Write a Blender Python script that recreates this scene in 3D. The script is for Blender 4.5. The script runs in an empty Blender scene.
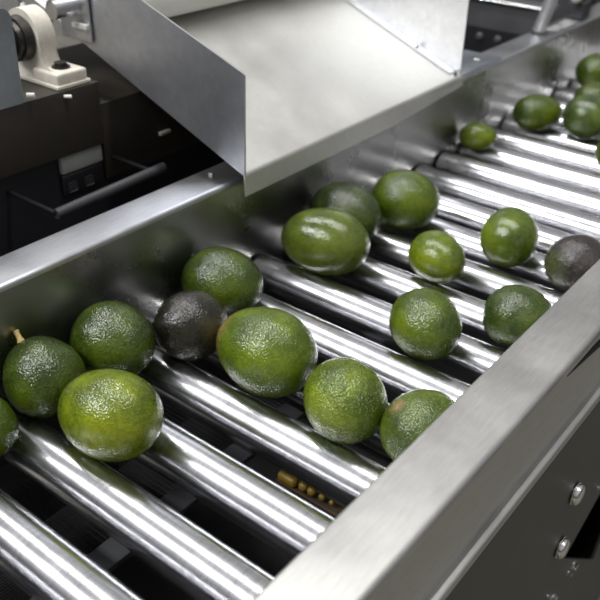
import bpy, bmesh, math, random
from mathutils import Vector, Matrix, noise, geometry
random.seed(7)
sc = bpy.context.scene
COL = sc.collection
PI = math.pi

# ------------------------------------------------------------------ dimensions (metres)
W = 0.4236            # clear width between the two side rails
RR = 0.025            # roller radius
PITCH = 0.08201
Y0 = -0.16035         # axis of roller 0
ZC = -0.14426         # height of the roller axes (rail tops are z = 0)
YA, YB = -0.55, 2.3   # length of the conveyor that is built

# ------------------------------------------------------------------ materials
def new_mat(name):
    m = bpy.data.materials.new(name); m.use_nodes = True
    nt = m.node_tree
    b = nt.nodes['Principled BSDF']
    return m, nt, b

def N(nt, typ, **kw):
    n = nt.nodes.new(typ)
    for k, v in kw.items():
        if k in n.inputs: n.inputs[k].default_value = v
        else: setattr(n, k, v)
    return n

def ramp(nt, fac, stops):
    r = nt.nodes.new('ShaderNodeValToRGB')
    e = r.color_ramp.elements
    e[0].position, e[0].color = stops[0][0], (*stops[0][1], 1)
    e[1].position, e[1].color = stops[-1][0], (*stops[-1][1], 1)
    for p, c in stops[1:-1]:
        x = e.new(p); x.color = (*c, 1)
    nt.links.new(fac, r.inputs[0])
    return r.outputs[0]

def g(v): return (v, v, v)

def coords(nt, scale):
    tc = nt.nodes.new('ShaderNodeTexCoord')
    mp = nt.nodes.new('ShaderNodeMapping')
    mp.inputs['Scale'].default_value = scale
    nt.links.new(tc.outputs['Object'], mp.inputs['Vector'])
    return mp.outputs[0]

def steel(name, col, rough, grain=(30, 2, 30), grain_amt=.12, bump=.02, blotch=.10, metallic=1.0, tint=(1, 1, 1), rspread=.08):
    """brushed stainless steel: fine grain drawn out along one axis, soft blotches, slightly uneven gloss"""
    m, nt, b = new_mat(name)
    L = nt.links
    v = coords(nt, grain)
    n1 = N(nt, 'ShaderNodeTexNoise', Scale=12.0, Detail=6.0, Roughness=.7); L.new(v, n1.inputs['Vector'])
    v2 = coords(nt, (1, 1, 1))
    n2 = N(nt, 'ShaderNodeTexNoise', Scale=9.0, Detail=5.0, Roughness=.6); L.new(v2, n2.inputs['Vector'])
    c1 = ramp(nt, n1.outputs[0], [(.3, [col * (1 - grain_amt) * t for t in tint]), (.7, [min(1, col * (1 + grain_amt)) * t for t in tint])])
    c2 = ramp(nt, n2.outputs[0], [(.3, g(1 - blotch)), (.65, g(1))])
    mx = N(nt, 'ShaderNodeMix', data_type='RGBA', blend_type='MULTIPLY')
    mx.inputs[0].default_value = 1
    L.new(c1, mx.inputs[6]); L.new(c2, mx.inputs[7]); L.new(mx.outputs[2], b.inputs['Base Color'])
    b.inputs['Metallic'].default_value = metallic
    rr = ramp(nt, n2.outputs[0], [(.3, g(max(.03, rough - rspread))), (.7, g(rough + rspread))])
    L.new(rr, b.inputs['Roughness'])
    bp = N(nt, 'ShaderNodeBump', Strength=bump * 10, Distance=.0005)
    L.new(n1.outputs[0], bp.inputs['Height']); L.new(bp.outputs[0], b.inputs['Normal'])
    return m

def roller_mat():
    """polished steel tube: rings of fine circumferential scratches and a few dull spots"""
    m, nt, b = new_mat('polished_roller_steel')
    L = nt.links
    v = coords(nt, (1, .0004, .0004))
    n1 = N(nt, 'ShaderNodeTexNoise', Scale=160.0, Detail=8.0, Roughness=.75); L.new(v, n1.inputs['Vector'])
    v2 = coords(nt, (1, 1, 1))
    n2 = N(nt, 'ShaderNodeTexNoise', Scale=38.0, Detail=4.0, Roughness=.6); L.new(v2, n2.inputs['Vector'])
    vo = N(nt, 'ShaderNodeTexVoronoi', Scale=22.0); L.new(v2, vo.inputs['Vector'])
    c1 = ramp(nt, n1.outputs[0], [(.30, (.50, .50, .54)), (.5, (.66, .66, .69)), (.75, (.74, .74, .76))])
    c2 = ramp(nt, vo.outputs['Distance'], [(.05, (.55, .53, .50)), (.085, g(1))])
    mx = N(nt, 'ShaderNodeMix', data_type='RGBA', blend_type='MULTIPLY'); mx.inputs[0].default_value = 1
    L.new(c1, mx.inputs[6]); L.new(c2, mx.inputs[7]); L.new(mx.outputs[2], b.inputs['Base Color'])
    b.inputs['Metallic'].default_value = 1
    rr = ramp(nt, n2.outputs[0], [(.3, g(.19)), (.7, g(.26))])
    L.new(rr, b.inputs['Roughness'])
    bp = N(nt, 'ShaderNodeBump', Strength=.12, Distance=.0004)
    L.new(n1.outputs[0], bp.inputs['Height']); L.new(bp.outputs[0], b.inputs['Normal'])
    return m

def plain(name, col, rough=.6, metallic=0., var=.25, scale=14.0, bump=.1, spec=.5):
    m, nt, b = new_mat(name)
    L = nt.links
    v = coords(nt, (1, 1, 1))
    n = N(nt, 'ShaderNodeTexNoise', Scale=scale, Detail=6.0, Roughness=.65); L.new(v, n.inputs['Vector'])
    c = ramp(nt, n.outputs[0], [(.3, [x * (1 - var) for x in col]), (.7, [min(1, x * (1 + var)) for x in col])])
    L.new(c, b.inputs['Base Color'])
    b.inputs['Roughness'].default_value = rough
    b.inputs['Metallic'].default_value = metallic
    b.inputs['Specular IOR Level'].default_value = spec
    bp = N(nt, 'ShaderNodeBump', Strength=bump, Distance=.001)
    L.new(n.outputs[0], bp.inputs['Height']); L.new(bp.outputs[0], b.inputs['Normal'])
    return m

def avocado_mat(name, dark, mid, light, fleck, blotch_at=.5, bump=.5, rough=.3, tip=None, tip_end=-1, scar=None, fl_amt=.3):
    """avocado skin: leathery pebbling, light flecks (lenticels), large uneven ripening patches"""
    m, nt, b = new_mat(name)
    L = nt.links
    v = coords(nt, (1, 1, 1))
    big = N(nt, 'ShaderNodeTexNoise', Scale=17.0, Detail=2.0, Roughness=.55); L.new(v, big.inputs['Vector'])
    fine = N(nt, 'ShaderNodeTexNoise', Scale=210.0, Detail=4.0, Roughness=.6); L.new(v, fine.inputs['Vector'])
    vor = N(nt, 'ShaderNodeTexVoronoi', Scale=430.0); L.new(v, vor.inputs['Vector'])
    peb = N(nt, 'ShaderNodeTexNoise', Scale=520.0, Detail=2.0, Roughness=.5); L.new(v, peb.inputs['Vector'])
    ad = N(nt, 'ShaderNodeMath', operation='MULTIPLY_ADD'); ad.inputs[1].default_value = .40
    L.new(fine.outputs[0], ad.inputs[0])
    L.new(big.outputs[0], ad.inputs[2])
    base = ramp(nt, ad.outputs[0], [(blotch_at + .02, dark), (blotch_at + .2, mid), (blotch_at + .38, light)])
    fl = ramp(nt, vor.outputs['Distance'], [(.14, g(1)), (.30, g(0))])
    mx = N(nt, 'ShaderNodeMix', data_type='RGBA')
    fm = N(nt, 'ShaderNodeMath', operation='MULTIPLY'); fm.inputs[1].default_value = fl_amt
    L.new(fl, fm.inputs[0]); L.new(fm.outputs[0], mx.inputs[0])
    L.new(base, mx.inputs[6]); mx.inputs[7].default_value = (*fleck, 1)
    out = mx.outputs[2]
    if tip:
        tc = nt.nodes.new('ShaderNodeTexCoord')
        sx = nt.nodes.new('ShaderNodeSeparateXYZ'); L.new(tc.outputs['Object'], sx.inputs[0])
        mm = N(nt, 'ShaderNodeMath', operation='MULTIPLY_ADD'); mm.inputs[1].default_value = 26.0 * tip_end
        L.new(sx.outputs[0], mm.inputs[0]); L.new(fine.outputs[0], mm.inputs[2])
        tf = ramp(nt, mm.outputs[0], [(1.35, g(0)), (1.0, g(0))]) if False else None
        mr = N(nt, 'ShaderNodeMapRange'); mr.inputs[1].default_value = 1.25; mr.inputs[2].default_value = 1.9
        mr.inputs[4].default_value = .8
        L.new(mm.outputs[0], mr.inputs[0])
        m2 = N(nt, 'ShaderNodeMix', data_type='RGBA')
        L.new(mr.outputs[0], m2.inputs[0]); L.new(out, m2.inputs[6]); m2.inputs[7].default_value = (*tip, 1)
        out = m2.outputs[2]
    if scar:
        (sp, rad, scol) = scar
        tc = nt.nodes.new('ShaderNodeTexCoord')
        vd = N(nt, 'ShaderNodeVectorMath', operation='DISTANCE'); vd.inputs[1].default_value = sp
        L.new(tc.outputs['Object'], vd.inputs[0])
        am = N(nt, 'ShaderNodeMath', operation='MULTIPLY_ADD'); am.inputs[1].default_value = .014
        L.new(fine.outputs[0], am.inputs[0]); L.new(vd.outputs['Value'], am.inputs[2])
        mr = N(nt, 'ShaderNodeMapRange'); mr.inputs[1].default_value = rad + .012; mr.inputs[2].default_value = rad + .003
        L.new(am.outputs[0], mr.inputs[0])
        m2 = N(nt, 'ShaderNodeMix', data_type='RGBA')
        L.new(mr.outputs[0], m2.inputs[0]); L.new(out, m2.inputs[6]); m2.inputs[7].default_value = (*scol, 1)
        out = m2.outputs[2]
    L.new(out, b.inputs['Base Color'])
    rr = ramp(nt, fine.outputs[0], [(.3, g(rough - .07)), (.7, g(rough + .12))])
    L.new(rr, b.inputs['Roughness'])
    b.inputs['Specular IOR Level'].default_value = .08
    b.inputs['Coat Weight'].default_value = 1.0; b.inputs['Coat Roughness'].default_value = .12; b.inputs['Coat IOR'].default_value = 1.52
    inv = N(nt, 'ShaderNodeMath', operation='MULTIPLY_ADD'); inv.inputs[1].default_value = -.9
    L.new(vor.outputs['Distance'], inv.inputs[0]); L.new(peb.outputs[0], inv.inputs[2])
    b1 = N(nt, 'ShaderNodeBump', Strength=min(1, bump * 1.0), Distance=.0010); L.new(inv.outputs[0], b1.inputs['Height'])
    b2 = N(nt, 'ShaderNodeBump', Strength=bump * .3, Distance=.0014); L.new(fine.outputs[0], b2.inputs['Height'])
    L.new(b1.outputs[0], b2.inputs['Normal']); L.new(b2.outputs[0], b.inputs['Normal']); L.new(b2.outputs[0], b.inputs['Coat Normal'])
    return m

M = {
 'roller': roller_mat(),
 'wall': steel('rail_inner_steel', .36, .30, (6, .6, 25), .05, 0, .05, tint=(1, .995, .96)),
 'railL': steel('left_rail_steel', .62, .33, (30, 3, 30), .12, .02, .12, tint=(.97, .98, 1.02)),
 'railR': steel('right_rail_steel', .60, .42, (30, 3, 30), .10, .02, .06, tint=(1, .99, .965)),
 'chute_floor': steel('chute_floor_steel', .68, .52, (8, 30, 8), .05, .015, .08, tint=(1, .99, .95)),
 'chute_side': steel('chute_side_steel', .58, .46, (6, 30, 6), .10, .02, .07, tint=(.97, .98, 1.03), rspread=.03),
 'chute_back': steel('chute_back_steel', .70, .48, (6, 30, 6), .10, .02, .1, tint=(.99, .99, 1.01)),
 'plate': steel('blue_grey_plate', .62, .38, (10, 10, 10), .08, .01, .1, tint=(.92, .98, 1.1)),
 'bolt': steel('bolt_steel', .80, .22, (40, 40, 40), .05, .01, .05),
 'darkframe': plain('dark_brown_frame', (.030, .024, .018), .55, .0, .3),
 'black': plain('black_paint', (.009, .009, .012), .5, .0, .3),
 'pan': plain('shade_black_pan', (.010, .010, .010), .7, .0, .5, 40.0, .3),
 'darkpanel': plain('dark_side_panel', (.046, .044, .038), .42, .0, .15, 20.0, .1),
 'greydark': plain('dark_grey_machine', (.055, .055, .06), .5, .3, .2),
 'bar': plain('grey_bar', (.06, .06, .065), .5, .2, .2),
 'bar2': plain('pale_grey_cover', (.30, .30, .285), .5, .0, .1),
 'white': plain('white_plastic', (.72, .72, .68), .45, .0, .05),
 'belt': plain('white_belt', (.86, .86, .80), .5, .0, .03),
 'cream': plain('cream_cast_housing', (.62, .58, .50), .5, .0, .15, 60.0, .3),
 'rubber': plain('dark_bearing_steel', (.06, .055, .05), .35, .8, .3),
 'yellow': plain('yellow_plastic', (.20, .13, .015), .45, .0, .4, 90.0),
 'mat': plain('yellow_reflection_mat', (.20, .14, .02), .6, .0, .2, 8.0),
 'void': plain('cutout_shade_black', (.002, .002, .002), .9, .0, .2, spec=.05),  # near-black for the shade inside the side panel's cut-out
 'brown': plain('brown_rust_strip', (.05, .03, .015), .6, .0, .4),
 'stem': plain('dry_stem', (.55, .40, .16), .7, .0, .3, 300.0, .5),
 'label': plain('worn_white_label', (.36, .36, .36), .5, .2, .9, 45.0),
 'concrete': plain('warm_concrete', (.22, .21, .18), .7, .0, .3, 3.0),
 'bead': plain('pale_green_bead', (.35, .42, .32), .4, .0, .3, 200.0),
}

# ------------------------------------------------------------------ mesh helpers
def obj(name, bm, mat, parent=None, loc=None, smooth=True, angle=35):
    me = bpy.data.meshes.new(name)
    bmesh.ops.recalc_face_normals(bm, faces=bm.faces)
    bm.to_mesh(me); bm.free()
    me.materials.append(mat)
    if smooth:
        me.shade_smooth()
        me.set_sharp_from_angle(angle=math.radians(angle))
    o = bpy.data.objects.new(name, me); COL.objects.link(o)
    if parent: o.parent = parent
    if loc: o.location = loc
    return o

def empty(name, loc=(0, 0, 0)):
    o = bpy.data.objects.new(name, None); COL.objects.link(o); o.location = loc
    o.empty_display_size = .02
    return o

def tag(o, label, cat, group=None):
    o['label'] = label; o['category'] = cat
    if group: o['group'] = group
    return o

def box(bm, x0, x1, y0, y1, z0, z1, bev=0):
    r = bmesh.ops.create_cube(bm, size=1)
    vs = r['verts']
    for v in vs:
        v.co = Vector((x0 if v.co.x < 0 else x1, y0 if v.co.y < 0 else y1, z0 if v.co.z < 0 else z1))
    if bev:
        es = {e for v in vs for e in v.link_edges}
        bmesh.ops.bevel(bm, geom=list(es), offset=bev, segments=3, affect='EDGES', profile=.5)
    return vs

def tube(bm, a, b, r, seg=32, r2=None, cap=True):
    a, b = Vector(a), Vector(b); d = b - a
    q = Vector((0, 0, 1)).rotation_difference(d.normalized())
    m = Matrix.Translation((a + b) / 2) @ q.to_matrix().to_4x4()
    return bmesh.ops.create_cone(bm, cap_ends=cap, segments=seg, radius1=r, radius2=r if r2 is None else r2, depth=d.length, matrix=m)['verts']

def extrude_profile(bm, pts, axis, t0, t1):
    """closed 2D outline pts swept along an axis ('y': pts are (x,z); 'x': pts are (y,z))"""
    def P(p, t): return Vector((p[0], t, p[1])) if axis == 'y' else Vector((t, p[0], p[1]))
    A = [bm.verts.new(P(p, t0)) for p in pts]; B = [bm.verts.new(P(p, t1)) for p in pts]
    n = len(pts)
    for i in range(n):
        bm.faces.new((A[i], A[(i + 1) % n], B[(i + 1) % n], B[i]))
    bm.faces.new(A[::-1]); bm.faces.new(B)

def arc(cx, cz, r, a0, a1, n=8):
    return [(cx + r * math.cos(math.radians(a0 + (a1 - a0) * i / n)), cz + r * math.sin(math.radians(a0 + (a1 - a0) * i / n))) for i in range(n + 1)]

def sheet(path, t):
    """thicken an open 2D path (x,z) into a closed outline of sheet metal, thickness t to its right-hand side"""
    off = []
    for i, p in enumerate(path):
        a = path[max(0, i - 1)]; b = path[min(len(path) - 1, i + 1)]
        dx, dz = b[0] - a[0], b[1] - a[1]; l = math.hypot(dx, dz)
        off.append((p[0] + dz / l * t, p[1] - dx / l * t))
    return path + off[::-1]

def dome(bm, c, normal, r, h, seg=24):
    """low domed bolt head"""
    n = Vector(normal).normalized()
    q = Vector((0, 0, 1)).rotation_difference(n).to_matrix()
    rings = [(r, -h * .3), (r, h * .35), (r * .93, h * .62), (r * .7, h * .88), (r * .35, h)]
    prev = None
    for (rr, hh) in rings:
        cur = [bm.verts.new(Vector(c) + q @ Vector((rr * math.cos(2 * PI * k / seg), rr * math.sin(2 * PI * k / seg), hh))) for k in range(seg)]
        if prev:
            for k in range(seg):
                bm.faces.new((prev[k], prev[(k + 1) % seg], cur[(k + 1) % seg], cur[k]))
        prev = cur
    bm.faces.new(prev)

def hexhead(bm, c, normal, r, h):
    n = Vector(normal).normalized(); c = Vector(c)
    tube(bm, c - n * h * .2, c + n * h * .15, r * 1.25, 24)
    vs = tube(bm, c, c + n * h, r, 6)

# ------------------------------------------------------------------ LEFT SIDE RAIL
bm = bmesh.new()
path = [(0, -.205)] + [(0, -.006)] + arc(-.005, -.005, .005, 0, 90, 6)[1:] + [(-.050, 0)] + arc(-.0505, -.004, .004, 90, 180, 6) + [(-.0545, -.05)]
extrude_profile(bm, sheet(path, -.0025), 'y', YA, YB)
left = obj('side_rail', bm, M['railL'])
tag(left, 'left steel side rail with a narrow bluish-grey top, beside the black machinery', 'rail', 'side rails of the roller conveyor')
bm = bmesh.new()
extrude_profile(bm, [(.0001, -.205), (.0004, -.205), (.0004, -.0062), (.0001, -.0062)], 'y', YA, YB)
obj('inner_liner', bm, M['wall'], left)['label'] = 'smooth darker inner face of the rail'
bm = bmesh.new()
extrude_profile(bm, [(-.040, .0001), (-.012, .0001), (-.012, .0006), (-.040, .0006)], 'y', 1.285, 1.40)
obj('worn_label', bm, M['label'], left)['label'] = 'worn whitish sticker with dark scuffs'
bm = bmesh.new()
dome(bm, (-.028, .971, .0035), (0, 0, 1), .0075, .0045)
obj('bolt', bm, M['bolt'], left)
bm = bmesh.new(); tube(bm, (-.035, .285, 0), (-.035, .285, .0035), .004, 6)
obj('bolt', bm, M['bolt'], left)

# mounting plate of the chute standing on the left rail
bm = bmesh.new(); box(bm, -.125, -.003, .846, 1.02, .0004, .0034, .001)
pl = obj('mounting_plate', bm, M['plate'])
tag(pl, 'flat grey mounting plate on the left rail behind the chute, with a bright bolt', 'plate')

bm = bmesh.new(); tube(bm, (-.122, 1.012, .008), (-.094, 1.012, .008), .0032, 12); tube(bm, (-.113, 1.012, .003), (-.113, 1.012, .008), .002, 10)
obj('peg', bm, M['white'], pl)
# ------------------------------------------------------------------ RIGHT SIDE RAIL
bm = bmesh.new()
xo = W + .054
path = [(W, -.205), (W, -.0035)] + arc(W + .003, -.003, .003, 180, 90, 5)[1:] + [(xo - .007, 0)] + arc(xo - .007, -.007, .007, 90, -60, 12)[1:] + \
       [(xo - .007, -.0125), (xo - .0075, -.018)] + [(xo - .0045, -.096)] + [(xo - .0020, -.0990)] + arc(xo - .0005, -.1040, .0048, 90, -90, 12)[1:] + [(xo - .003, -.1090), (xo - .003, -.12)]
extrude_profile(bm, sheet(path, .0022), 'y', YA, YB)
right = obj('side_rail', bm, M['railR'])
tag(right, 'right steel side rail with a broad pale grey top, running across the lower right', 'rail', 'side rails of the roller conveyor')

# side panel below, with a cut-out
xp = xo - .0012
outer = [(YA, -.112), (YB, -.112), (YB, -.80), (YA, -.80)]
hole = [(.3604, -.3942), (.452, -.362), (.60, -.318), (.62, -.40), (.545, -.56), (.5276, -.5463)]
tri = geometry.tessellate_polygon([[Vector((a, b, 0)) for a, b in outer], [Vector((a, b, 0)) for a, b in hole]])
bm = bmesh.new()
allp = outer + hole
F = [bm.verts.new((xp, a, b)) for a, b in allp]; B = [bm.verts.new((xp - .004, a, b)) for a, b in allp]
for t in tri:
    bm.faces.new([F[i] for i in t]); bm.faces.new([B[i] for i in t][::-1])
for ring in (range(4), range(4, 10)):
    ring = list(ring)
    for i, k in enumerate(ring):
        j = ring[(i + 1) % len(ring)]
        bm.faces.new((F[k], F[j], B[j], B[k]))
side = obj('side_panel', bm, M['darkpanel'], right, smooth=False)
side['label'] = 'dark panel with round bolts and a black cut-out'
for (y, z, r_) in ((.3203, -.2506, .0125), (.3184, -.336, .0125)):
    bm = bmesh.new()
    dome(bm, (xp + .004, y, z), (1, 0, 0), r_, .006)
    tube(bm, (xp - .001, y, z), (xp + .004, y, z), r_ * .62, 20)
    dome(bm, (xp + .002, y, z), (1, 0, 0), r_ * 1.12, .0012)
    obj('bolt', bm, M['bolt'], side)
for (y, z, r_) in ((.4236, -.4645, .006), (.405, -.462, .0035), (.326, -.432, .0028), (.44, -.335, .003), (.3555, -.4647, .006)):
    bm = bmesh.new(); hexhead(bm, (xp, y, z), (1, 0, 0), r_, .005)
    obj('nut', bm, M['bolt'], side)
bm = bmesh.new(); box(bm, xp - .046, xp - .043, .05, 1.6, -.85, -.21)  # black sheet behind the cut-out stands in for the shade inside
obj('cutout_shade_sheet', bm, M['void'], side, smooth=False)
# beaded cord under the lip of the right rail
bm = bmesh.new()
for i in range(16):
    y = .232 + i * .0052
    m = Matrix.Translation((xo - .0055, y, -.0235 - i * .0008)) @ Matrix.Diagonal((.0016, .0022, .0022, 1))
    bmesh.ops.create_icosphere(bm, subdivisions=1, radius=1, matrix=m)
o = obj('beaded_cord', bm, M['bead'])
tag(o, 'thin cord of pale green beads under the lip of the right rail', 'cord')
bm = bmesh.new(); tube(bm, (xo - .0055, .20, -.0185), (xo - .0055, .36, -.043), .0022, 10)
obj('cord', bm, M['black'], o)

# ------------------------------------------------------------------ ROLLERS
def roller_bm():
    bm = bmesh.new()
    x0, x1 = .0035, W - .0035
    prof = [(x0, .017), (x0, .0225), (x0 + .0008, .0243), (x0 + .0025, RR)]
    xs = [x0 + .0025 + (x1 - x0 - .005) * i / 10 for i in range(11)]
    prof += [(x, RR) for x in xs[1:]] + [(x1 - .0008, .0243), (x1, .0225), (x1, .017)]
    seg = 96; prev = None
    for (x, r_) in prof:
        cur = [bm.verts.new((x, r_ * math.cos(2 * PI * k / seg), r_ * math.sin(2 * PI * k / seg))) for k in range(seg)]
        if prev:
            for k in range(seg): bm.faces.new((prev[k], prev[(k + 1) % seg], cur[(k + 1) % seg], cur[k]))
        else: bm.faces.new(cur)
        prev = cur
    bm.faces.new(prev)
    return bm
roller0 = obj('conveyor_roller', roller_bm(), M['roller'], None, (0, Y0, ZC))
bm = bmesh.new(); tube(bm, (-.012, 0, 0), (W + .008, 0, 0), .006, 16)
axle0 = obj('axle', bm, M['bolt'], roller0)
RL = {
 -1: 'polished steel roller just outside the bottom-left corner, nearest of all the rollers',
 0: 'polished steel roller crossing the bottom-left corner, in front of all the avocados',
 1: 'polished steel roller under the lime-green avocado, second from the bottom-left corner',
 2: 'polished steel roller just before the yellow strip, starting behind the lime-green avocado',
 3: 'polished steel roller just behind the yellow strip, starting under the near blackish avocado',
 4: 'steel roller mostly hidden under the largest avocado and its pebbly neighbour',
 5: 'steel roller emerging from behind the largest avocado towards the right rail',
 6: 'steel roller with its bare left end showing, in front of the smooth oval avocado',
 7: 'steel roller between the smooth oval avocado and the small bright one, in front of both',
 8: 'steel roller just behind the smooth oval avocado, passing under the small bright one',
 9: 'steel roller just behind the small bright avocado in the middle',
 10: 'steel roller running from the glossy avocado to the far blackish-purple avocado',
 11: 'steel roller just behind the hazy-topped avocado',
}
for k in range(12, 24):
    names = ['twelfth', 'thirteenth', 'fourteenth', 'fifteenth', 'sixteenth', 'seventeenth', 'eighteenth', 'nineteenth', 'twentieth', 'twenty-first', 'twenty-second', 'twenty-third']
    RL[k] = 'blurred far steel roller, the %s behind the one crossing the bottom-left corner' % names[k - 12]
for k in range(-1, 24):
    if k == -1: r_ = roller0; r_.location.y = Y0 - PITCH
    else:
        r_ = roller0.copy(); COL.objects.link(r_); r_.location = (0, Y0 + k * PITCH, ZC)
        a = axle0.copy(); COL.objects.link(a); a.parent = r_
    r_.rotation_euler.x = (k * 1.37) % 6.28
    tag(r_, RL[k], 'roller', 'steel conveyor rollers')

# ------------------------------------------------------------------ UNDER THE ROLLERS
bm = bmesh.new(); box(bm, -.003, W + .003, YA, YB, -.325, -.318)  # pan coloured near-black so the void under the rollers stays dark
o = obj('drip_pan', bm, M['pan'], smooth=False); tag(o, 'drip pan, coloured black for the shade in the gaps below the rollers', 'pan')
for (yy, zz) in ((-.53, 0), (2.28, 0)):
    pass
bm = bmesh.new(); box(bm, .172, .200, -.45, 2.2, -.200, -.193, .001)
o = obj('support_bar', bm, M['bar']); tag(o, 'dark grey flat bar running lengthwise below the near rollers', 'bar')
# guard screen of fine rods
bm = bmesh.new()
for i in range(44):
    x = .012 + i * .0034
    tube(bm, (x, -.40, -.232), (x, .75, -.232), .0006, 5)
for i in range(190):
    y = -.40 + i * .006
    tube(bm, (.010, y, -.2312), (.16, y, -.2312), .0005, 5)
o = obj('wire_screen', bm, M['black']); tag(o, 'fine black wire screen below the two nearest rollers', 'screen')
# yellow toothed strip
bm = bmesh.new()
box(bm, .238, .262, .085, .097, -.204, -.192, .0045)
for (x, s) in ((.270, .0056), (.281, .0054), (.294, .0042), (.306, .003)):
    bmesh.ops.create_icosphere(bm, subdivisions=2, radius=s, matrix=Matrix.Translation((x, .091, -.196)))
y1 = obj('yellow_strip', bm, M['yellow']); tag(y1, 'yellow knobbed plastic strip glimpsed in the gap between two near rollers', 'strip')
bm = bmesh.new(); box(bm, .236, .400, .086, .100, -.210, -.2035, .001)
obj('backing', bm, M['brown'], y1)['label'] = 'brown backing strip'

# ------------------------------------------------------------------ DISCHARGE CHUTE
SL = -.395
def zf(x): return .0125 + SL * (x - .017)
CY0, CY1 = .2906, .832
XB = -.315
ch = empty('discharge_chute', (.017, .56, .0125))
tag(ch, 'open stainless steel chute sloping down over the left rail towards the rollers', 'chute')
def chpart(name, bm, mat, **kw):
    o = obj(name, bm, mat, **kw); o.parent = ch; o.matrix_parent_inverse = Matrix.Translation(-Vector(ch.location)); return o
# floor with a turned-down front lip (the lip tapers away towards the far side)
bm = bmesh.new()
n = 8
cols = []
for j in range(25):
    y = CY0 + (CY1 + .004 - CY0) * j / 24
    drop = .024 if y < .62 else .024 - .014 * (y - .62) / .22
    rows = [(XB - .12, zf(XB - .12)), (XB, zf(XB)), (-.1, zf(-.1)), (.012, zf(.012))]
    for i in range(1, 7):
        a = math.radians(90 - 21.5 - (90 - 21.5 + 0) * i / 6)
        cx, cz = .012 - .007 * math.sin(math.radians(21.5)), zf(.012) - .007 * math.cos(math.radians(21.5))
        rows.append((cx + .007 * math.cos(a), cz + .007 * math.sin(a)))
    lx, lz = rows[-1]
    rows.append((lx + .0015, lz - drop))
    cols.append([bm.verts.new((x, y, z)) for x, z in rows])
for a, b in zip(cols, cols[1:]):
    for i in range(len(a) - 1): bm.faces.new((a[i], b[i], b[i + 1], a[i + 1]))
bmesh.ops.recalc_face_normals(bm, faces=bm.faces)
bmesh.ops.solidify(bm, geom=bm.faces[:], thickness=.002)
chpart('floor_pan', bm, M['chute_floor'])
def side_plate(y, t, xf, h, lean, top_slope, xb, mat, name='side_panel'):
    bm = bmesh.new()
    bot0 = (xf, zf(xf) - .001); bot1 = (xb, zf(xb) - .001)
    top0 = (xf + lean, bot0[1] + h); top1 = (xb, top0[1] + top_slope * (xf + lean - xb))
    pts = [bot0, top0, top1, bot1]
    A = [bm.verts.new((p[0], y, p[1])) for p in pts]; B = [bm.verts.new((p[0], y + t, p[1])) for p in pts]
    for i in range(4): bm.faces.new((A[i], A[(i + 1) % 4], B[(i + 1) % 4], B[i]))
    bm.faces.new(A[::-1]); bm.faces.new(B)
    vert_e = [e for e in bm.edges if abs((e.verts[0].co - e.verts[1].co).y) > t * .9]
    bmesh.ops.bevel(bm, geom=vert_e, offset=.004, segments=4, affect='EDGES', profile=.5)
    return chpart(name, bm, mat)
nearp = side_plate(CY0 - .0025, .0025, .0185, .1255, .0018, .350, -.305, M['chute_side'])
nearp['label'] = 'bluish-grey near side panel of the chute'
farp = side_plate(CY1, .0025, .0118, .17, .0, .40, -.42, M['chute_back'])
farp['label'] = 'pale far side panel of the chute'
# folded foot strip of the far panel with rivets
bm = bmesh.new()
vs = []
for (x) in (.004, -.42):
    for (yy, zz) in ((CY1 - .0005, .0015), (CY1 - .020, .0012), (CY1 - .020, .0024), (CY1 - .0005, .0032)):
        vs.append(bm.verts.new((x, yy, zf(x) + zz)))
for i in range(4): bm.faces.new((vs[i], vs[(i + 1) % 4], vs[4 + (i + 1) % 4], vs[4 + i]))
bm.faces.new(vs[:4][::-1]); bm.faces.new(vs[4:])
chpart('foot_flange', bm, M['chute_back'], smooth=False)
for x in (-.070, -.262):
    bm = bmesh.new(); dome(bm, (x, CY1 - .011, zf(x) + .003), (.37, 0, .93), .0048, .0035)
    chpart('rivet', bm, M['bolt'])
bm = bmesh.new(); dome(bm, (.0085, CY1 - .008, zf(.0085) + .001), (.37, 0, .93), .003, .003)
chpart('rivet', bm, M['rubber'])

# white belt running over a roller at the top of the chute
bm = bmesh.new(); tube(bm, (-.264, .296, .1705), (-.264, .828, .1705), .040, 64)
bl = obj('belt_drum', bm, M['belt']); tag(bl, 'white belt drum at the head of the chute, near the top of the picture', 'drum')
bm = bmesh.new()
box(bm, -.62, -.264, .300, .824, .2085, .2105)
bl2 = obj('belt', bm, M['belt'], bl, smooth=False)
bm = bmesh.new(); tube(bm, (-.264, .245, .1705), (-.264, .30, .1705), .0115, 24)
sh = obj('shaft', bm, M['bolt'], bl)

# ------------------------------------------------------------------ PILLOW BLOCK BEARING
pb = empty('pillow_block_bearing', (-.30, .215, .095))
tag(pb, 'cream cast pillow block bearing bolted on the dark frame, upper left', 'bearing')
def pbpart(name, bm, mat, **kw):
    o = obj(name, bm, mat, **kw); o.parent = pb; o.matrix_parent_inverse = Matrix.Translation(-Vector(pb.location)); return o
BX, BZ = -.272, .1435    # bore centre
bm = bmesh.new()
prof = [(-.208, .0955), (-.208, .109)] + [(-.212, .1115), (-.236, .1125)]
prof += [(-.2405, .120), (-.2400, .130)]
prof += arc(BX, BZ + .002, .0335, -18, 198, 26)
prof += [(-.3045, .120), (-.308, .1125), (-.335, .109), (-.335, .0955)]
extrude_profile(bm, prof, 'y', .203, .228)
es = [e for e in bm.edges if abs((e.verts[0].co - e.verts[1].co).y) < .001]
bmesh.ops.bevel(bm, geom=es, offset=.003, segments=3, affect='EDGES', profile=.5)
pbpart('housing', bm, M['cream'])
bm = bmesh.new(); box(bm, -.255, -.2055, .1985, .2445, .0955, .1105, .003); pbpart('foot', bm, M['cream'])
bm = bmesh.new(); box(bm, -.340, -.203, .196, .247, .0915, .0965, .0012)
pbpart('base_shim', bm, M['cream'])
bm = bmesh.new()
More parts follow.
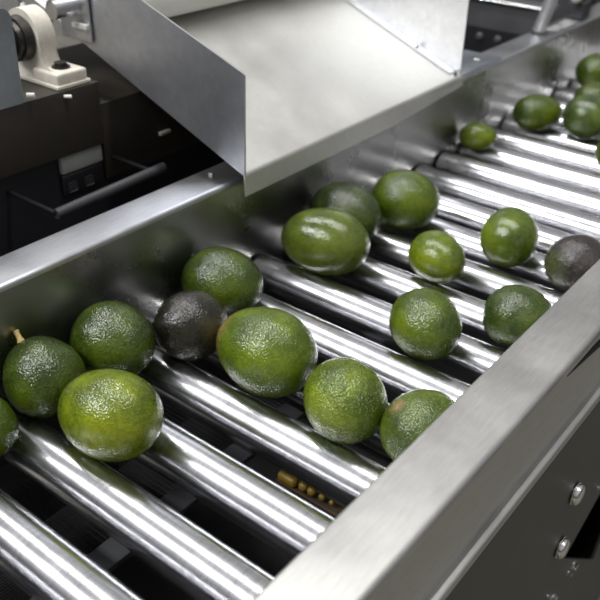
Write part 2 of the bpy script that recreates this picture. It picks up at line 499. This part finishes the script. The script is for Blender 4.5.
for (ya, yb, ra, rb) in ((.190, .201, .027, .028), (.184, .191, .022, .0235), (.178, .185, .017, .017)):
    tube(bm, (BX, ya, BZ), (BX, yb, BZ), ra, 40, rb)
pbpart('bearing_insert', bm, M['rubber'])
bm = bmesh.new(); tube(bm, (BX, .150, BZ), (BX, .179, BZ), .0125, 24); pbpart('shaft_end', bm, M['bolt'])
bm = bmesh.new(); tube(bm, (-.225, .220, .110), (-.225, .220, .1135), .0115, 28); hexhead(bm, (-.225, .220, .1135), (0, 0, 1), .0085, .005)
pbpart('anchor_bolt', bm, M['rubber'])
bm = bmesh.new(); tube(bm, (-.285, .218, .174), (-.285, .218, .182), .004, 12); tube(bm, (-.285, .218, .182), (-.285, .218, .189), .0052, 6)
bmesh.ops.create_icosphere(bm, subdivisions=2, radius=.003, matrix=Matrix.Translation((-.285, .218, .191)))
pbpart('grease_fitting', bm, M['bolt'])

# ------------------------------------------------------------------ MACHINERY LEFT OF THE CONVEYOR
mf = empty('bearing_pedestal', (-.3, .2, -.9))
tag(mf, 'dark brown steel pedestal carrying the bearing, left of the conveyor', 'pedestal')
def part(root, name, bm, mat, **kw):
    o = obj(name, bm, mat, **kw); o.parent = root; o.matrix_parent_inverse = Matrix.Translation(-Vector(root.location)); return o
bm = bmesh.new(); box(bm, -.46, -.2, -.30, .2555, .0085, .0912, .001); part(mf, 'beam', bm, M['darkframe'])
bm = bmesh.new(); box(bm, -.46, -.205, .2575, 1.1, -.045, .060, .001); part(mf, 'beam', bm, M['darkframe'])
bm = bmesh.new(); box(bm, -.47, -.2125, -.30, 1.1, -.88, .0080, .001); part(mf, 'lower_cabinet', bm, M['black'])
for (y, z, s) in ((.201, .0845, .0022), (.149, .0985, .003)):
    bm = bmesh.new(); tube(bm, (-.2, y, z), (-.193, y + .006, z), s, 12); part(mf, 'pin', bm, M['white'])
bm = bmesh.new(); box(bm, -.205, -.2, .355, .375, -.010, -.005, .001); part(mf, 'tab', bm, M['cream'])
sw = empty('junction_box', (-.21, .22, -.01))
tag(sw, 'small pale grey box with dark lower half on the black machine, left of the chute', 'box')
bm = bmesh.new(); box(bm, -.2120, -.2035, .186, .253, -.0175, .0080, .003); part(sw, 'cover', bm, M['bar2'])
bm = bmesh.new(); box(bm, -.2120, -.2045, .186, .252, -.048, -.0185, .003); part(sw, 'lower_half', bm, M['black'])
for y in (.198, .225):
    bm = bmesh.new(); box(bm, -.2048, -.2038, y - .006, y + .008, -.043, -.030, .002); part(sw, 'terminal', bm, M['greydark'])
bm = bmesh.new(); tube(bm, (-.12, .11, -.0175), (-.12, .2835, -.0125), .0065, 20)
o = obj('pipe', bm, M['greydark']); tag(o, 'dull grey pipe just behind the left rail below the pale box', 'pipe')
for y in (.11, .27):
    bm = bmesh.new(); tube(bm, (-.212, y, -.016), (-.12, y, -.016), .003, 12); obj('bracket', bm, M['black'], o)
# steel plate at the left edge
bm = bmesh.new(); box(bm, -.183, -.180, -.26, .1215, .0985, .42)
es = [e for e in bm.edges if abs((e.verts[0].co - e.verts[1].co).x) > .001]
bm2 = bmesh.new()
zt_, yr = .2000, .144
extr = [(-.26, .1985), (yr - .012, .2035)] 
pp = [(-.30, .0895), (yr - .003, .0905), (yr, .0935), (yr, zt_ - .012)] + [(yr - .012 + .012 * math.cos(math.radians(a)), zt_ - .012 + .012 * math.sin(math.radians(a))) for a in (15, 30, 45, 60, 75, 90)] + [(-.30, zt_)]
bm.free()
extrude_profile(bm2, pp, 'x', -.2025, -.1985)
es = [e for e in bm2.edges if abs((e.verts[0].co - e.verts[1].co).x) < .0005]
bmesh.ops.bevel(bm2, geom=es, offset=.0012, segments=2, affect='EDGES')
o = obj('cover_plate', bm2, M['plate']); tag(o, 'blue-grey steel cover plate with rounded corner at the left edge', 'plate')
bm = bmesh.new(); box(bm, -.2015, -.1995, -.25, .10, .088, .0985); obj('mounting_tab', bm, M['plate'], o)
# grey back plates behind the bearing
gb = empty('drive_guard', (-.4, .32, .05))
tag(gb, 'grey sheet guard with a slot behind the bearing, top left', 'guard')
bm = bmesh.new(); box(bm, -.62, -.345, .300, .303, .02, .40, .001); part(gb, 'back_sheet', bm, M['chute_back'])
bm = bmesh.new(); box(bm, -.300, -.240, .2835, .2865, .126, .30, .001); part(gb, 'edge_plate', bm, M['chute_side'])
bm = bmesh.new(); box(bm, -.2690, -.2655, .2825, .2836, .176, .30); part(gb, 'slot', bm, M['black'])
bm = bmesh.new(); tube(bm, (-.272, .278, .186), (-.272, .2836, .186), .003, 10); part(gb, 'screw', bm, M['stem'])
bm = bmesh.new(); box(bm, -.268, -.240, .276, .2836, .144, .1505, .001); part(gb, 'tab', bm, M['white'])

# ------------------------------------------------------------------ MACHINERY BEYOND THE CHUTE
um = empty('guard_housing', (-.2, 1.31, -.3))
tag(um, 'dark grey housing with a bright top edge behind the chute, top right', 'housing')
bm = bmesh.new(); box(bm, -.55, -.058, 1.30, 1.36, -.60, .028, .001); part(um, 'front_sheet', bm, M['greydark'])
bm = bmesh.new(); box(bm, -.55, -.045, 1.296, 1.362, .0285, .038, .002); part(um, 'top_edge', bm, M['bolt'])
for x in (-.1888, -.1449):
    bm = bmesh.new(); dome(bm, (x, 1.2995, -.042), (0, -1, 0), .009, .006); part(um, 'bolt', bm, M['bar'])
bm = bmesh.new(); box(bm, -.55, -.064, 1.2985, 1.3000, -.60, -.022); part(um, 'lower_black_sheet', bm, M['black'], smooth=False)  # flat black sheet over the lower front
bm = bmesh.new(); tube(bm, (-.036, 1.25, .0008), (.010, 1.25, .20), .0125, 28)
o = obj('post', bm, M['chute_back']); tag(o, 'grey round post standing beside the dark housing, top right', 'post')
bm = bmesh.new(); tube(bm, (-.036, 1.25, .0005), (-.035, 1.25, .005), .0165, 28); obj('collar', bm, M['bar'], o)
cl = empty('clamp_block', (-.02, 1.36, .0008))
tag(cl, 'small metal clamp with a pale knob on the left rail beside the grey post', 'clamp')
bm = bmesh.new(); box(bm, -.050, -.012, 1.42, 1.46, .0008, .036, .003); part(cl, 'block', bm, M['greydark'])
bm = bmesh.new(); tube(bm, (-.028, 1.40, .040), (-.028, 1.47, .040), .008, 20); part(cl, 'rod', bm, M['bar'])
bm = bmesh.new(); bmesh.ops.create_uvsphere(bm, u_segments=20, v_segments=12, radius=.012, matrix=Matrix.Translation((-.028, 1.405, .048))); part(cl, 'knob', bm, M['cream'])
bm = bmesh.new(); box(bm, -.60, -.075, 1.62, 1.66, -.60, .30, .002)
o = obj('machine_cabinet', bm, M['black']); tag(o, 'black machine cabinet beyond the dark housing in the top right corner', 'cabinet')
bm = bmesh.new(); box(bm, -.56, -.10, 1.6185, 1.6205, -.5, .26, .001); obj('door_panel', bm, M['greydark'], o)

# legs / cross members that carry the rails
for y in (-.40, 1.95):
    lg = empty('trestle', (W / 2, y, -.95))
    tag(lg, 'steel trestle under the %s end of the conveyor' % ('near' if y < 0 else 'far'), 'trestle', 'trestles of the conveyor')
    for x in (-.026, W + .026):
        bm = bmesh.new(); box(bm, x - .02, x + .02, y - .02, y + .02, -.95, -.2, .002); part(lg, 'leg', bm, M['darkpanel'])
    bm = bmesh.new(); box(bm, .009, W - .001, y - .015, y + .015, -.36, -.326, .002); part(lg, 'cross_bar', bm, M['darkpanel'])

# floor
bm = bmesh.new(); box(bm, -6, 6, -6, 6, -1.0, -.95)
fl = obj('floor', bm, M['concrete'], smooth=False); fl['kind'] = 'structure'

bm = bmesh.new(); box(bm, .75, 1.5, -1.0, .1, -.949, -.945)  # out of view; added so its yellow reflects under the right rail's lip
o = obj('reflection_mat', bm, M['mat'], smooth=False); tag(o, 'unseen yellow mat right of the conveyor, added for its reflection in the rail', 'mat')
# ------------------------------------------------------------------ AVOCADOS
GR = dict(dark=(.022, .040, .002), mid=(.050, .080, .003), light=(.105, .145, .005), fleck=(.26, .30, .03))
def mk(name, **kw):
    d = dict(GR); d.update(kw); return avocado_mat(name, **d)
AM = {
 'green': mk('skin_green'),
 'deep': mk('skin_deep_green', dark=(.013, .025, .002), mid=(.030, .050, .003), light=(.068, .098, .006), fleck=(.22, .30, .06)),
 'lime': mk('skin_lime', dark=(.045, .066, .002), mid=(.100, .135, .003), light=(.20, .235, .004), fleck=(.42, .48, .06), bump=.45),
 'big': mk('skin_big', dark=(.028, .048, .003), mid=(.068, .105, .004), light=(.13, .18, .008), tip=(.33, .20, .05), tip_end=-1),
 'olive': mk('skin_olive', dark=(.034, .050, .006), mid=(.068, .094, .009), light=(.11, .14, .015), fleck=(.25, .28, .08), bump=.25),
 'dusky': mk('skin_dusky', dark=(.009, .014, .003), mid=(.026, .040, .006), light=(.060, .088, .010), fleck=(.14, .16, .07)),
 'black': mk('skin_black', dark=(.005, .0045, .003), mid=(.012, .010, .006), light=(.032, .028, .012), fleck=(.085, .09, .04), bump=.5),
 'purple': mk('skin_purple', dark=(.012, .010, .011), mid=(.030, .022, .022), light=(.055, .045, .035), fleck=(.10, .09, .06), tip=(.10, .13, .03), tip_end=-1),
 'pebbly': mk('skin_pebbly', dark=(.028, .048, .003), mid=(.070, .108, .004), light=(.16, .21, .006), fleck=(.46, .48, .05), bump=.9, fl_amt=.65),
 'scarred': mk('skin_scarred', dark=(.028, .048, .004), mid=(.065, .098, .007), light=(.12, .16, .015), fleck=(.34, .38, .12), bump=.6, scar=((-.020, .014, .026), .005, (.30, .18, .09))),
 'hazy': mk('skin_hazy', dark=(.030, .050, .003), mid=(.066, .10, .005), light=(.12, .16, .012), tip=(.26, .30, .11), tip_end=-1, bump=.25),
 'mixed': mk('skin_mixed', dark=(.020, .030, .010), mid=(.045, .075, .014), light=(.09, .14, .02), bump=.3),
}
AV = [
 # x, y, z, a, b, egg, axis, material, roughness of surface (mm), label
 ['01', .0440, -.1180, -.1023, .0372, .0331, .08, (.9703, .2419, 0), 'green', .5, 'green avocado cut off by the left edge of the picture'],
 ['02', .0408, -.0406, -.0897, .0408, .0397, -.10, (.727, 0, -.686), 'deep', .8, 'dark green avocado with its short stem sticking up, far left by the side rail'],
 ['03', .0475, .0443, -.0902, .0458, .0424, .08, (.9781, .2079, 0), 'deep', .5, 'green avocado by the left rail between the stemmed one and the near blackish one'],
 ['04', .1360, -.0371, -.0899, .0520, .0426, -.08, (.9781, .2079, 0), 'lime', .4, 'bright lime-green shiny avocado nearest the viewer, in front of the stemmed one'],
 ['05', .0895, .1191, -.0888, .0414, .0384, .05, (.3907, .9205, 0), 'black', .9, 'near blackish-brown ripe avocado beside the largest avocado'],
 ['06', .0517, .2091, -.0904, .0502, .0425, .05, (.9511, .3090, 0), 'deep', .9, 'dark green wrinkled avocado by the left rail, right behind the near blackish one'],
 ['07', .1868, .1291, -.0845, .0564, .0461, -.08, (.9998, .0175, 0), 'big', .5, 'largest green avocado with a brownish left end, in the middle foreground'],
 ['08', .0867, .3652, -.0841, .0597, .0440, -.06, (.9659, .2588, 0), 'olive', .25, 'smooth oval olive-green avocado lying lengthwise under the chute corner'],
 ['09', .0590, .4494, -.0860, .0530, .0430, .05, (.9903, .1392, 0), 'dusky', .5, 'dull blackish-green avocado tucked behind the smooth oval one'],
 ['10', .0976, .5420, -.0861, .0501, .0434, .05, (.9563, .2924, 0), 'green', .3, 'glossy green avocado just below the chute lip, right of the dusky one'],
 ['11', .2158, .4314, -.0879, .0415, .0325, .05, (.9272, -.3746, 0), 'lime2', .3, 'small bright green avocado in the middle of the rollers'],
 ['12', .2950, .1190, -.0900, .0445, .0400, -.05, (.85, -.53, 0), 'pebbly', .9, 'pebbly yellow-flecked green avocado right of the largest one'],
 ['13', .3735, .1348, -.0919, .0410, .0368, .03, (.2250, .9744, 0), 'scarred', .6, 'green avocado with a pinkish scar, partly hidden by the right rail'],
 ['14', .2830, .2910, -.0933, .0443, .0390, .05, (.8387, -.5446, 0), 'green', .6, 'green avocado alone right of centre, between the pebbly one and the small bright one'],
 ['15', .3538, .3776, -.0949, .0401, .0364, .05, (.8572, .5150, 0), 'deep', 1.1, 'bumpy dark green avocado pressed against the right rail'],
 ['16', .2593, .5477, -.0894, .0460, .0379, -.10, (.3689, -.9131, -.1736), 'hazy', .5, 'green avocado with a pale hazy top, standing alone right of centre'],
 ['17', .3583, .5407, -.0934, .0425, .0374, .05, (.5299, .8480, 0), 'purple', .7, 'far blackish-purple avocado by the right rail'],
 ['18', .0360, .8830, -.0933, .0330, .0240, .05, (.8910, .4540, 0), 'lime2', .3, 'small pale green avocado alone by the left rail beyond the chute'],
 ['19', .0722, 1.0458, -.0905, .0460, .0338, .08, (.7431, .6691, 0), 'green', .4, 'far green avocado lying by itself left of the mottled one, upper right'],
 ['20', .1637, 1.0581, -.0806, .0459, .0399, .05, (.8988, .4384, 0), 'mixed', .4, 'far mottled dark green avocado at the right edge of the picture'],
 ['21', .2581, .9585, -.0941, .0375, .0333, .05, (.7547, .6561, 0), 'green', .4, 'green avocado showing only as a sliver at the right edge, nearer than the mottled one'],
 ['23', .0590, 1.3693, -.0880, .0439, .0381, .05, (.7431, .6691, 0), 'green', .4, 'farthest green avocado in the top right corner by the rail'],
 ['24', .1278, 1.1856, -.0911, .0425, .0367, .05, (.7431, .6691, 0), 'green', .4, 'far green avocado peeking out just above the mottled one'],
]
AM['lime2'] = mk('skin_bright', dark=(.035, .056, .003), mid=(.080, .115, .004), light=(.16, .20, .008), bump=.3)

def settle(world, z):
    """height at which the fruit just touches the rollers"""
    need = -9
    for v in world:
        k = round((v.y - Y0) / PITCH); dy = v.y - (Y0 + k * PITCH)
        if abs(dy) < RR:
            s = ZC + math.sqrt(RR * RR - dy * dy) - v.z
            if s > need: need = s
    return need

for (idn, x, y, z, a, b_, egg, u, mat, rough, label) in AV:
    seed = Vector((int(idn) * 3.7, int(idn) * 1.9, 0))
    nu, nv = 72, 96
    bm = bmesh.new()
    def pt(t, p):
        ct, st = math.cos(t), math.sin(t)
        rr = b_ * st * (1 - egg * ct)
        q = Vector((a * ct, rr * math.cos(p), rr * math.sin(p)))
        nrm = Vector((ct / a, math.cos(p) * st / b_, math.sin(p) * st / b_)).normalized()
        low = noise.noise(q * 24 + seed) * .0013
        mid = noise.noise(q * 95 + seed) * .00042 * rough
        hi = noise.noise(q * 240 + seed) * .00032 * rough
        end = math.exp(-((1 - abs(ct)) / .012)) * -.0012
        return q + nrm * (low + mid + hi + end)
    rows = []
    for i in range(1, nu):
        rows.append([bm.verts.new(pt(PI * i / nu, 2 * PI * j / nv)) for j in range(nv)])
    p0, p1 = bm.verts.new(pt(0, 0)), bm.verts.new(pt(PI, 0))
    for j in range(nv):
        bm.faces.new((p0, rows[0][j], rows[0][(j + 1) % nv])); bm.faces.new((p1, rows[-1][(j + 1) % nv], rows[-1][j]))
    for r0, r1 in zip(rows, rows[1:]):
        for j in range(nv): bm.faces.new((r0[j], r1[j], r1[(j + 1) % nv], r0[(j + 1) % nv]))
    av = obj('avocado', bm, AM[mat], angle=180)
    U = Vector(u).normalized(); Wv = Vector((0, 0, 1)).cross(U).normalized(); V = U.cross(Wv)
    R3 = Matrix((U, Wv, V)).transposed()
    av.rotation_mode = 'QUATERNION'; av.rotation_quaternion = R3.to_quaternion()
    wv = [R3 @ v.co + Vector((x, y, z)) for v in av.data.vertices]
    mnx = min(v.x for v in wv)
    if mnx < .002: x += .002 - mnx
    mxx = max(v.x for v in wv)
    if mxx > W - .0005: x -= mxx - (W - .0005)
    av.location = (x, y, z + settle(wv, z) - .0001)
    tag(av, label, 'avocado', 'avocados on the roller conveyor')
    if idn == '02':
        bm = bmesh.new()
        c = -a
        rings = [(c + .002, .0042), (c - .0005, .0038), (c - .004, .0026), (c - .0085, .0024), (c - .0115, .0029), (c - .0125, .0022)]
        prev = None
        for (xx, r_) in rings:
            cur = [bm.verts.new((xx, r_ * math.cos(2 * PI * k / 14) * 1.1 + (c - xx) * .15, r_ * math.sin(2 * PI * k / 14))) for k in range(14)]
            if prev:
                for k in range(14): bm.faces.new((prev[k], prev[(k + 1) % 14], cur[(k + 1) % 14], cur[k]))
            else: bm.faces.new(cur)
            prev = cur
        bm.faces.new(prev)
        obj('stem', bm, M['stem'], av)['label'] = 'short dry yellowish stem'

# ------------------------------------------------------------------ LIGHT
def area(name, loc, target, sx, sy, power, col=(1, 1, 1)):
    l = bpy.data.lights.new(name, 'AREA'); l.shape = 'RECTANGLE'; l.size = sx; l.size_y = sy; l.energy = power; l.color = col
    o = bpy.data.objects.new(name, l); COL.objects.link(o); o.location = loc
    d = Vector(target) - Vector(loc)
    z = -d.normalized(); xax = Vector((1, 0, 0)); xax = (xax - z * xax.dot(z)).normalized(); yax = z.cross(xax)
    o.matrix_world = Matrix.Translation(loc) @ Matrix((xax, yax, z)).transposed().to_4x4()
    return o
area('ceiling_fixture', (-.7, .60, 3.0), (-.7, .60, 0), 4.6, .17, 110, (1, .985, .96))
area('ceiling_fixture', (-1.3, -2.3, 3.0), (-.6, .2, 0), 3.4, .32, 160, (.96, .98, 1))

w = bpy.data.worlds.new('hall_light'); sc.world = w; w.use_nodes = True
nt = w.node_tree
tc = nt.nodes.new('ShaderNodeTexCoord'); sx = nt.nodes.new('ShaderNodeSeparateXYZ')
nt.links.new(tc.outputs['Generated'], sx.inputs[0])
mr = N(nt, 'ShaderNodeMapRange'); mr.inputs[1].default_value = -1; mr.inputs[2].default_value = 1
nt.links.new(sx.outputs[2], mr.inputs[0])
sky = ramp(nt, mr.outputs[0], [(.45, (.03, .029, .027)), (.55, (.085, .083, .080)), (.70, (.34, .34, .34)), (1.0, (.50, .50, .50))])
nt.links.new(sky, nt.nodes['Background'].inputs[0])
nt.nodes['Background'].inputs[1].default_value = 1.0

# ------------------------------------------------------------------ CAMERA
cam = bpy.data.cameras.new('camera'); co = bpy.data.objects.new('camera', cam); COL.objects.link(co)
Rw = Matrix(((0.7841724784087255, 0.6202211678175794, 0.019980668089807377),
             (-0.33951765287113617, 0.4018699890709442, 0.8504282893183848),
             (0.5194239958792737, -0.673666248876339, 0.5257114204862693)))
co.matrix_world = Matrix.Translation((0.6426057949, -0.4055281168, 0.4121887284)) @ Rw.transposed().to_4x4()
cam.sensor_width = 36; cam.lens = 36 * 825.215 / 600
cam.clip_start = .02; cam.clip_end = 50
cam.dof.use_dof = True; cam.dof.focus_distance = .80; cam.dof.aperture_fstop = 7.0
sc.camera = co
sc.view_settings.view_transform = 'Standard'; sc.view_settings.look = 'None'
sc.view_settings.exposure = 0; sc.view_settings.gamma = 1; sc.view_settings.use_curve_mapping = False
